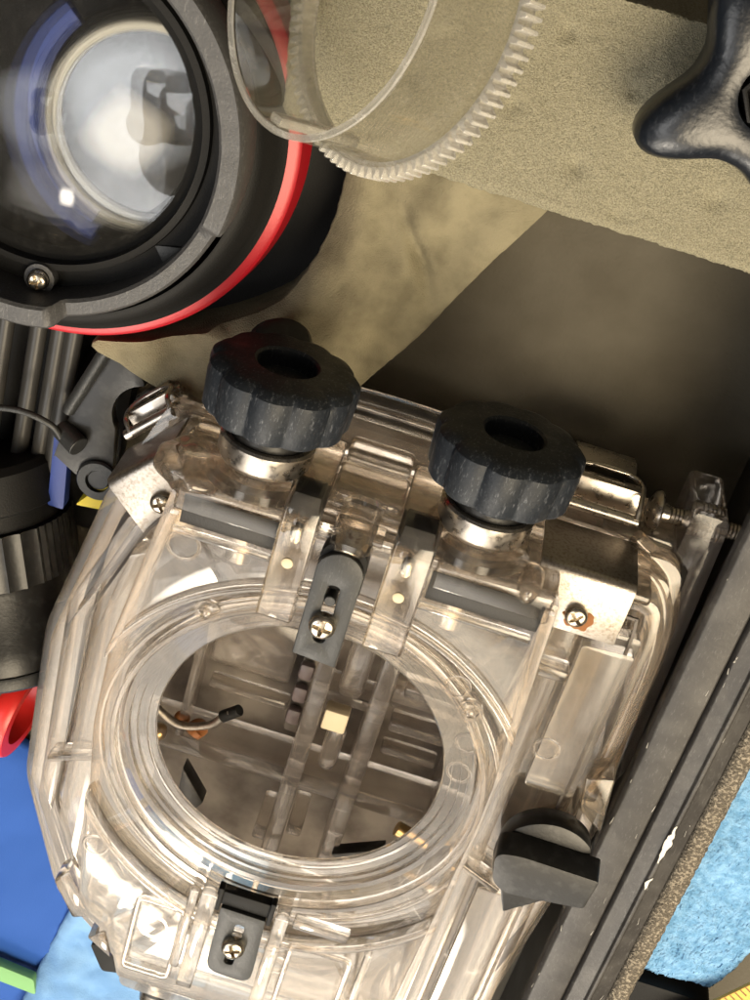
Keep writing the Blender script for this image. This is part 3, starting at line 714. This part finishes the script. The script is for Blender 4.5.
# insides seen through the port
def inbox(x0,x1,y0,y1,z0,z1, m=M_CLEARIN, nm='inner_rib', bv=.8, lab=None):
    return obj(nm, box(bm_new(), x0,x1,y0,y1,z0,z1), m, H, bv, 2, label=lab)
inbox(-3,2.6,-84,40,-58,-36); inbox(15.5,21,-84,40,-58,-36)
inbox(-58,72,-54,-47,-60,-44); inbox(-58,72,30,34,-60,-38)
inbox(-34,-8,-30,-27,-56,-50); inbox(24,42,-24,-20,-56,-48); inbox(24,42,-35,-32,-56,-50); inbox(5,13,-14,22,-52,-44, M_CLEARIN, 'inner_block', 2.5); inbox(-30,-14,2,26,-54,-48, M_CLEARIN, 'inner_block', 3)
inbox(-36,-10,-24,-2,-58,-55, M_CLEARIN, 'inner_block', 1.2); inbox(22,43,-18,-10,-58,-52, M_CLEARIN, 'inner_block', 1.2); inbox(6,12,-44,-26,-50,-44, M_CLEARIN, 'inner_block', 2.4)
for k in range(5): inbox(-7.8,-3.2,-30+k*9,-24+k*9,-47.5,-44, mat('pink_grey', (.10,.075,.075), .4) if k == 0 else bpy.data.materials['pink_grey'], 'contact_pad', 1.2)
inbox(-2,20,-18,-14,-58,-46); inbox(-40,-37,-48,60,-60,-44); inbox(44,47,-48,60,-60,-42)
inbox(3,8,-70,-66,-58,-40); inbox(15.5,21,-74,-69,-58,-40); inbox(-7,-2.2,-76,-70,-58,-40)
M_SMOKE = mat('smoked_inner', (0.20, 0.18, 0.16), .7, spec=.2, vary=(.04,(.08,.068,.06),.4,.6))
inbox(-7.5,-2.6,-36,14,-60,-48, M_SMOKE, 'inner_pad', 1.2)
inbox(-52,80,-118,68,-61.9,-61.2, M_SMOKE, 'inner_liner', .2)
inbox(3.5,11,-23,-15.5,-44,-38.5, M_CREAM, 'sticker_block', .6, 'small cream block seen through the port')
inbox(25,44,-8,-4,-52,-46, M_CLEARIN, 'inner_slat', .6); inbox(25,46,4,7,-52,-46, M_PLATE, 'inner_slat', .6)
bm = rod(bm_new(), (36,-50,-36), (50,-54,-36), 2.4, 24); obj('brass_pin', bm, M_BRASS, H)
bm = bm_new(); tube(bm, spline([(-52,-36,-44),(-40,-42,-43),(-30,-38,-42),(-26,-31,-40),(-24,-28,-39)]), 1.3, 12); w_ = obj('wire', bm, M_PLATE, H)
bm = rod(bm_new(), (-26.4,-31.5,-40.2), (-21.6,-26,-39), 1.9, 20); obj('wire_tip', bm, M_MATTE, w_)
bm = bm_new(); bmesh.ops.create_icosphere(bm, subdivisions=3, radius=3.4, matrix=Matrix.Translation((-33,-44,-46)))
for v in bm.verts: v.co += Vector((1,1,1))*2.2*noise.noise(v.co*.35)
obj('orange_bead', bm, M_ORANGE, H)
for (x, y) in ((-39,-42),(-45,-50)):
    bm = bm_new(); sphere(bm, (x,y,-46), 2.6); obj('copper_stud', bm, M_ORANGE if y > -45 else M_BRASS, H)
bm = bm_new(); prism(bm, [(-33.5,-49),(-33,-62),(-27,-65.5),(-24.5,-60.5)], -38, -32); obj('tab', bm, M_BLACK, H, .5)
bm = bm_new(); prism(bm, [(19,-66),(34.5,-57.5),(35.5,-64),(27,-71)], -38, -33); t_ = obj('tab', bm, M_BLACK, H, .5)
screw(t_, (29.5,-64,-32.6), (0,0,1), .2, .6)

# ================================================================== SMALL BLACK KNOB behind the left knob
# thin dark O-ring and hidden stiffening ribs of the shells
Q = inset(P3b, 3.9); Q2 = inset(P3b, 5.3)
obj('o_ring', prism(bm_new(), Q, -23.6, -22.6, [Q2]), M_SMOKE, H)
Q = inset(P1, 5.6); Q2 = inset(P1, 6.4)
obj('seal_line', prism(bm_new(), Q, -12.6, -11.9, [Q2]), M_SMOKE, H)
for k in range(7):
    a_ = math.radians(205 + k*22); c_, s_a = math.cos(a_), math.sin(a_)
    m_ = Matrix.Translation((-2+67*c_*.98, -3+72*s_a, -9)) @ Matrix.Rotation(a_, 4, 'Z')
    obj('stiffening_rib', box(bm_new(), -9, 9, -.9, .9, -3.2, 3.4, m_), M_CLEAR, H, .3, 2)
for (x0,x1,y0,y1) in ((-34,-18,-104,-72),(14,34,-106,-72)):
    r1 = rrect(x0,x1,y0,y1,2.5); obj('panel_frame', prism(bm_new(), r1, .1, 1.5, [inset(r1, 1.7)]), M_CLEAR, H, .4, 2)
for (x, z0_, z1_) in ((-70,-34,-24.5),(-66.5,-34,-18),(-62,-23,-14)):
    obj('side_fin', box(bm_new(), x, x+1.3, -58, 22, z0_, z1_), M_CLEAR, H, .3, 2)
for (x) in (60.5, 68, 76.5):
    obj('side_fin', box(bm_new(), x, x+1.2, -100, 52, -30, -18), M_CLEAR, H, .3, 2)

sk = thing('small_knob', 'small glossy black rounded knob poking up behind the left big knob', 'knob', (-38, 84, -66))
bm = lathe(bm_new(), [(0,0),(7.0,.4),(8.6,2),(8.8,7),(7.6,9.4),(5,10.2),(0,9.2)], 64, align((-37,93.5,-37), (.1,.75,.6)), rfun=lambda t,r,z: 1-.08*abs(math.sin(1.5*t))); obj('cap', bm, M_BLACK, sk)
bm = rod(bm_new(), (-38,80,-66), (-37,93.9,-36.8), 4, 24); obj('stem', bm, M_BLACK, sk)

# ================================================================== DOME PORT
D = thing('dome_port', 'round black dome port with red ring and shiny acrylic dome', 'dome port', (-103, 141, -60))
DC = Matrix.Translation((-103, 141, 0))
bm = lathe(bm_new(), [(50,-74),(76,-74),(76,-68),(57,-66),(57.2,-60),(58.2,-48),(58.0,-47.2),(50,-47.2)], 128, DC, closed=True); obj('mount_shade_ring', bm, M_MATTE, D)  # mount ring; its wide black flange paints the shade in the hollow
bm = lathe(bm_new(), [(50,-47),(59.8,-47),(60.8,-46),(59.8,-37.0),(58.6,-36.0),(50,-36.0)], 160, DC, closed=True); obj('red_ring', bm, M_RED, D)
bm = lathe(bm_new(), [(49,-35.9),(56.6,-35.9),(56.8,-34),(54.2,-32),(52.6,-26),(50.0,-24),(49,-24)], 160, DC, closed=True); obj('body_ring', bm, M_MATTE, D)
# petalled shroud: height and thickness change at the steps
DC = Matrix.Translation((-103, 144.5, 0)) @ Matrix.Diagonal((.965,.965,1,1))
bm = bm_new(); n = 240; rings = []
def petal(t):
    a = (math.degrees(t)) % 360
    hi = 0
    for c in (45, 225): # two taller petals
        d = abs((a - c + 180) % 360 - 180); hi = max(hi, min(1, max(0, (62-d)/2.5)))
    return hi
for i in range(n):
    t = 2*PI*i/n; p = petal(t); zt = -14 + 5*p + .25*noise.noise(Vector((t*9,0,0))); ro = 51.4 + 1.6*p; ri = 46.6 + .4*p
    rings.append([bm.verts.new((-103+.955*r*math.cos(t), 144.5+.955*r*math.sin(t), z)) for r, z in ((ro-.5,-25),(ro,-23),(ro,zt-1),(ro-.8,zt),(ri+.8,zt),(ri,zt-.8),(ri,-24))])
for i in range(n):
    a, b = rings[i], rings[(i+1)%n]
    for k in range(7): bm.faces.new((a[k], a[(k+1)%7], b[(k+1)%7], b[k]))
obj('shroud', bm, M_RUB, D)
bm = lathe(bm_new(), [(36.0,-29.8),(47.4,-29.8),(47.4,-24),(41.6,-23.4),(41.2,-21.6),(39.4,-21.4),(39,-24),(36,-26)], 128, DC, closed=True); obj('inner_flange', bm, M_MATTE, D)
bm = lathe(bm_new(), [(0,-59),(49,-59),(49,-56),(0,-56)], 64, DC); obj('lens_well', bm, M_MATTE, D)
bm = lathe(bm_new(), [(49,-55.9),(49,-30.2),(47.6,-30.2),(34,-55.9)], 64, DC, closed=True); obj('well_wall', bm, M_MATTE, D)
# acrylic dome
R_ = 62; a1 = math.asin(39/R_); z0 = -25.5 - R_*math.cos(a1)
pr = [(R_*math.sin(a1*k/20), z0 + R_*math.cos(a1*k/20)) for k in range(20, -1, -1)] + [((R_-2)*math.sin(a1*k/20), z0 + (R_-2)*math.cos(a1*k/20)) for k in range(21)]
bm = lathe(bm_new(), pr, 128, DC, closed=False); obj('dome', bm, M_DOME, D, smooth=60)
# big front lens element under the dome
LC = Matrix.Translation((-80, 146, 0)) @ Matrix.Rotation(math.radians(0), 4, 'Y')
R2 = 110; a2 = math.asin(22/R2)
bm = lathe(bm_new(), [(R2*math.sin(a2*k/12), -30 - R2*math.cos(a2) + R2*math.cos(a2*k/12)) for k in range(0, 13)] + [(22,-32.5),(0,-32.5)], 96, LC); L1 = obj('lens', bm, mat('coated_lens', (.03,.03,.03), .02, 0, 1.0, coat=1), D)
L1.data.materials[0].node_tree.nodes['Principled BSDF'].inputs['IOR'].default_value = 1.95
bm = lathe(bm_new(), [(22.2,-34),(22.2,-29.6),(22.8,-29.0),(24.0,-29.0),(24.6,-29.8),(24.8,-34)], 96, LC, closed=True); obj('lens_rim', bm, mat('lens_rim', (.55,.52,.44), .3), L1)
bm = lathe(bm_new(), [(25.6,-35),(25.6,-31.6),(26.2,-31),(26.8,-31.4),(27,-35)], 96, LC, closed=True); obj('lens_rim', bm, M_BLACK, L1)
bm = bm_new()
loop = [(-80+27.6*math.cos(a), 146+27.6*math.sin(a)) for a in [math.radians(140+110*k/24) for k in range(25)]] + [(-80+32*math.cos(a), 146+32*math.sin(a)) for a in [math.radians(250-110*k/24) for k in range(25)]]
prism(bm, loop, -36, -33); obj('blue_reflection', bm, M_BLUE, D, .3)  # blue crescent put in as the blue reflection in the dome
bm = bm_new(); prism(bm, [(-72,119.5),(-65,121),(-69,115.5)], -27, -23); obj('index_mark', bm, M_GREY, D, .3)
s_ = screw(D, (-98.3,102.6,-19.4), (0,0,1), .4, .85)
for (x, y) in ((-98.3,102.6), (-60.0,162.5)):
    bm = lathe(bm_new(), [(2.8,-24),(3.9,-24),(3.9,-20.4),(2.8,-20.2)], 32, Matrix.Translation((x,y,0)), closed=True); obj('screw_boss', bm, M_RUB, D)
screw(D, (-60.0,162.5,-21.2), (0,0,1), 1.1, .8)

# ================================================================== CLEAR GEAR RING
ax = Vector((-0.7191, 0.1777, 0.6718)).normalized()
q = ax.to_track_quat('Z', 'Y')
GR = thing('gear_ring', 'clear plastic ring with a toothed edge leaning on the foam block', 'gear ring', (-21.38, 203.95, 31.21), q.to_euler())
bm = lathe(bm_new(), [(29.0,0),(29.6,.2),(29.6,19.9),(29.1,20.3),(28.6,19.9),(28.6,.2)], 160, closed=True); obj('band', bm, M_GEARP, GR)
bm = lathe(bm_new(), [(29.75,-.6),(30.7,-.6),(30.7,2.8),(29.75,2.8)], 160, closed=True); obj('gear_rim', bm, M_GEART, GR)
bm = lathe(bm_new(), [(28.5,20.4),(29.7,20.4),(29.7,21.0),(28.5,21.0)], 160, closed=True); obj('band_edge_highlight', bm, M_GEART, GR)  # thin whitened line painting the highlight on the smooth rim
bm = bm_new(); box(bm, 30.75, 32.9, -.72, .72, -.6, 3.4)
for v in bm.verts:
    if v.co.x > 32: v.co.y *= .5
tooth = obj('tooth', bm, M_GEART, GR, .12, 1, off=(0,0,0))
NT = 92
for k in range(1, NT): place(tooth, 'tooth', GR, (0,0,0), (0,0,2*PI*k/NT))
# the clear block inside the ring
bm = bm_new(); box(bm, 26.6, 28.45, -1.8, 1.8, .5, 19.8, Matrix.Rotation(math.radians(9), 4, 'Z')); obj('stop_block', bm, M_GEART, GR, .4)

# ================================================================== STAR KNOB
ST = thing('star_knob', 'glossy navy black star knob with hexagonal socket lying on the foam', 'knob', (46.5, 205, 12), (math.radians(-4), math.radians(3), math.radians(0)))
def star(t, r, z): return 1 + (.0 if r < 9 else -.02+.33*(math.cos(4*(t-math.radians(35)))) * (r/22) + .05*math.cos(8*(t-math.radians(35))))
bm = lathe(bm_new(), [(6.2,3.0),(7.4,0),(15,0),(18.0,2.5),(19.6,7),(19.6,13),(18.2,16.2),(14,17.6),(8.4,18.0),(6.6,17.4),(6.2,15)], 240, closed=True, rfun=star); K = obj('lobes', bm, M_KNOB if 0 else mat('navy_gloss', (0.004, 0.006, 0.010), .3, bump=(.8,.08), scratch=(.25,(.12,.13,.15))), ST, smooth=50)
for v in K.data.vertices:
    if Vector((v.co.x, v.co.y)).length < 8.2*U and True:
        pass
bm = lathe(bm_new(), [(5.2,3.0),(6.15,3.0),(6.15,17.2),(5.6,17.4),(5.2,17.2)], 6, closed=True); obj('hex_socket', bm, M_MATTE, ST)
bm = lathe(bm_new(), [(0,3),(5.1,3),(5.1,5),(0,5)], 24); obj('socket_floor', bm, M_MATTE, ST)

# ================================================================== LEFT SIDE GADGETS
BR = thing('strobe_bracket', 'flat black bracket with curved cut-out between dome port and housing', 'bracket', (-85, 50, -70))
cut = [( -70 + 10.5*math.cos(a), 56 + 10.5*math.sin(a)) for a in [math.radians(215 - 110*k/14) for k in range(15)]]
bm = bm_new(); prism(bm, rnd([(-95,34),(-93,46),(-89,66),(-84,80),(-79,78)], 1.5) + cut[::-1][:0] + [(-73,67)] + cut[::-1] + [(-77,36),(-82,28)], -54, -50); obj('plate', bm, M_BLACK, BR, .5)
bm = lathe(bm_new(), [(3.6,-50),(6.4,-50),(6.5,-49),(6,-48.4),(3.6,-48.4)], 48, Matrix.Translation((-80.5,32,0)), closed=True); obj('eyelet', bm, M_GREY, BR)
bm = rod(bm_new(), (-80.5,32,-52), (-80.5,32,-49.4), 3.2, 24); obj('eyelet_screw', bm, M_BLACK, BR)
bm = rod(bm_new(), (-93,51,-50), (-84,77,-47), 1.9, 16); obj('arm', bm, M_GREY, BR)
bm = rod(bm_new(), (-94,45,-50), (-87,43,-46), 3.2, 20); obj('hinge', bm, M_GREY, BR)
bm = bm_new(); prism(bm, rnd([(-80,29),(-71,34),(-78,22),(-86,21)], 1), -60, -50); tag(obj('yellow_tag', bm, M_YEL, bevel=.6), 'yellow plastic tag under the corner latch plate', 'tag')
bm = bm_new(); prism(bm, rnd([(-96.5,40),(-92,41),(-90,16),(-95,16)], .8), -58, -53); tag(obj('blue_strap', bm, M_BLUE, bevel=.6), 'narrow blue strap hanging beside the black bracket', 'strap')
TB = thing('ribbed_tray', 'black tray with grey upright ribs under the dome port', 'tray', (-110, 50, -78))
bm = bm_new(); box(bm, -150, -80, 0, 100, -78, -70); obj('tray_base', bm, M_MATTE, TB, 1)
for k, x in enumerate((-128, -118, -108, -101.5, -97)):
    bm = rod(bm_new(), (x, 22, -62+k), (x, 100, -62+k), 2.6, 16, ch=1); obj('rib', bm, mat('rib_grey', (.03,.029,.027), .34, spec=.4) if k == 0 else bpy.data.materials['rib_grey'], TB)
CBL = obj('cable', tube(bm_new(), spline([(-135,44,-48),(-118,47,-45),(-105,50,-44),(-96,48,-45),(-92,43,-47)]), 1.0, 10), M_GREY)
tag(CBL, 'thin dark grey cable crossing the grey ribs', 'cable')
LN = thing('camera_lens', 'black camera lens with knurled rings lying at the left edge above the red cap', 'lens', (-105, -20, -75))
lm = align((-122, 22, -62), (.32, -.93, .12))
bm = lathe(bm_new(), [(0,0),(24,0),(26,2),(26,14),(24.5,15),(24.5,20),(0,20)], 96, lm); obj('barrel', bm, M_MATTE, LN)
bm = lathe(bm_new(), [(22,20.2),(26.4,20.2),(26.4,38),(22,38)], 120, lm, closed=True, rfun=lambda t,r,z: 1+(.012*math.copysign(1, math.sin(60*t)) if r > 25 else 0)); obj('zoom_ring', bm, M_BLACK, LN)
bm = lathe(bm_new(), [(0,38.2),(24,38.2),(24.6,40),(24.6,56),(26,58),(26,66),(0,66)], 96, lm); obj('barrel', bm, M_BLACK, LN)
bm = lathe(bm_new(), [(22,66.2),(26.6,66.2),(27,67),(27,70),(26,71),(22,71)], 96, lm, closed=True); obj('grip_ring', bm, M_GREY, LN)
bm = lathe(bm_new(), [(20,0),(27,0),(28.2,2),(28.2,8),(27,10),(20,10)], 96, align((-97,-68,-60), (1,-.1,.15)) @ Matrix.Scale(.66,4), closed=True)
tag(obj('red_cap', bm, M_REDP), 'bright red round cap peeking out beside the housing', 'cap')

# cloths at the lower left
cloth('blue_cloth', [(-160,-260),(-60,-260),(-66,-100),(-160,-96)], 60, 90, -73, 2.0, .025, .05, M_CLOTH, 'smooth royal blue cloth in the lower left corner', 'cloth')
cloth('light_cloth', [(-80,-250),(30,-250),(0,-136),(-60,-140)], 80, 80, -68, 5.0, .03, .12, M_DENIM, 'crumpled light blue cloth under the bottom of the housing', 'cloth')
bm = bm_new(); prism(bm, rnd([(-150,-196),(-72,-206),(-70,-214),(-150,-206)], 1.5), -70, -66); tag(obj('green_strip', bm, M_GREEN, bevel=.5), 'flat bright green strip lying on royal blue cloth', 'strip')

# ================================================================== PHOTOGRAPHER, mirrored in the dome lens
PB = Vector((-255, -70, 900))
def skin_body(name, joints, edges, radii, m, parent, sub=2):
    me = bpy.data.meshes.new(name); me.from_pydata([Vector(j)*U for j in joints], edges, [])
    o = bpy.data.objects.new(name, me); C.objects.link(o)
    sk_ = o.modifiers.new('skin', 'SKIN'); sk_.use_smooth_shade = True
    for v, r in zip(me.skin_vertices[0].data, radii): v.radius = (r*U, r*U)
    me.skin_vertices[0].data[0].use_root = True
    o.modifiers.new('sub', 'SUBSURF').render_levels = sub
    me.materials.append(m); o.parent = parent
    return o
PS = thing('person', 'person in dark shirt leaning over holding a phone, mirrored small in the dome lens', 'person', tuple(PB), (0,0,math.radians(-35)))
J = [(0,-330,330),(0,-200,250),(0,-70,190),(0,-10,150),(0,45,118),
     (-150,-90,180),(-210,30,60),(-95,150,-10),(150,-90,180),(210,30,60),(95,150,-10)]
Ed = [(0,1),(1,2),(2,3),(3,4),(2,5),(5,6),(6,7),(2,8),(8,9),(9,10)]
skin_body('body', J, Ed, [130,140,125,62,50,62,46,30,62,46,30], M_SHIRT, PS)
bm = bm_new(); bmesh.ops.create_icosphere(bm, subdivisions=4, radius=88, matrix=Matrix.Translation((0,80,85)) @ Matrix.Rotation(.5,4,'X') @ Matrix.Diagonal((.82,.98,1.15,1)))
for v in bm.verts:
    d = v.co - Vector((0,80,85))
    if d.z < -60 and abs(d.x) < 12: v.co.z -= 10*(1-abs(d.x)/12)
    if d.z < -30 and abs(abs(d.x)-30) < 12 and abs(d.y-20) < 14: v.co.z += 8
HD = obj('head', bm, M_SKIN, PS, smooth=180)
bm = bm_new(); bmesh.ops.create_icosphere(bm, subdivisions=4, radius=94, matrix=Matrix.Translation((0,92,100)) @ Matrix.Diagonal((.86,.95,1.1,1)))
for v in bm.verts:
    if v.co.z < 62: v.co.z = 62 + (v.co.z-62)*.1
obj('hair', bm, M_MATTE, HD, smooth=180)
for s_x in (-1, 1):
    js = [(s_x*95,150,-10),(s_x*78,172,-30)]; es = [(0,1)]; rs = [26,24]
    for k, (dx, dy, L_) in enumerate(((-18,22,58),(-6,28,66),(6,28,62),(18,22,50))):
        b0 = (s_x*(62+0), 160+10*k, -42); b1 = (s_x*(48), 160+12*k, -56); b2 = (s_x*30, 160+12*k, -60)
        i = len(js); js += [b0, b1, b2]; es += [(1,i),(i,i+1),(i+1,i+2)]; rs += [10,9,8]
    i = len(js); js += [(s_x*66,140,-34),(s_x*48,134,-30)]; es += [(1,i),(i,i+1)]; rs += [11,9]
    skin_body('hand', js, es, rs, M_SKIN, PS, 1)
bm = bm_new(); prism(bm, rrect(-76,76,140,214,9), -48, -40)
ph = obj('phone', bm, M_BLACK, bevel=1.5)
ph.location = Vector(PB)*U + Euler((0,0,math.radians(-35))).to_matrix() @ (Vector((0,177,-44))*U); ph.rotation_euler = (0,0,math.radians(-35))
tag(ph, 'black phone held in both hands by the person mirrored in the dome', 'phone')
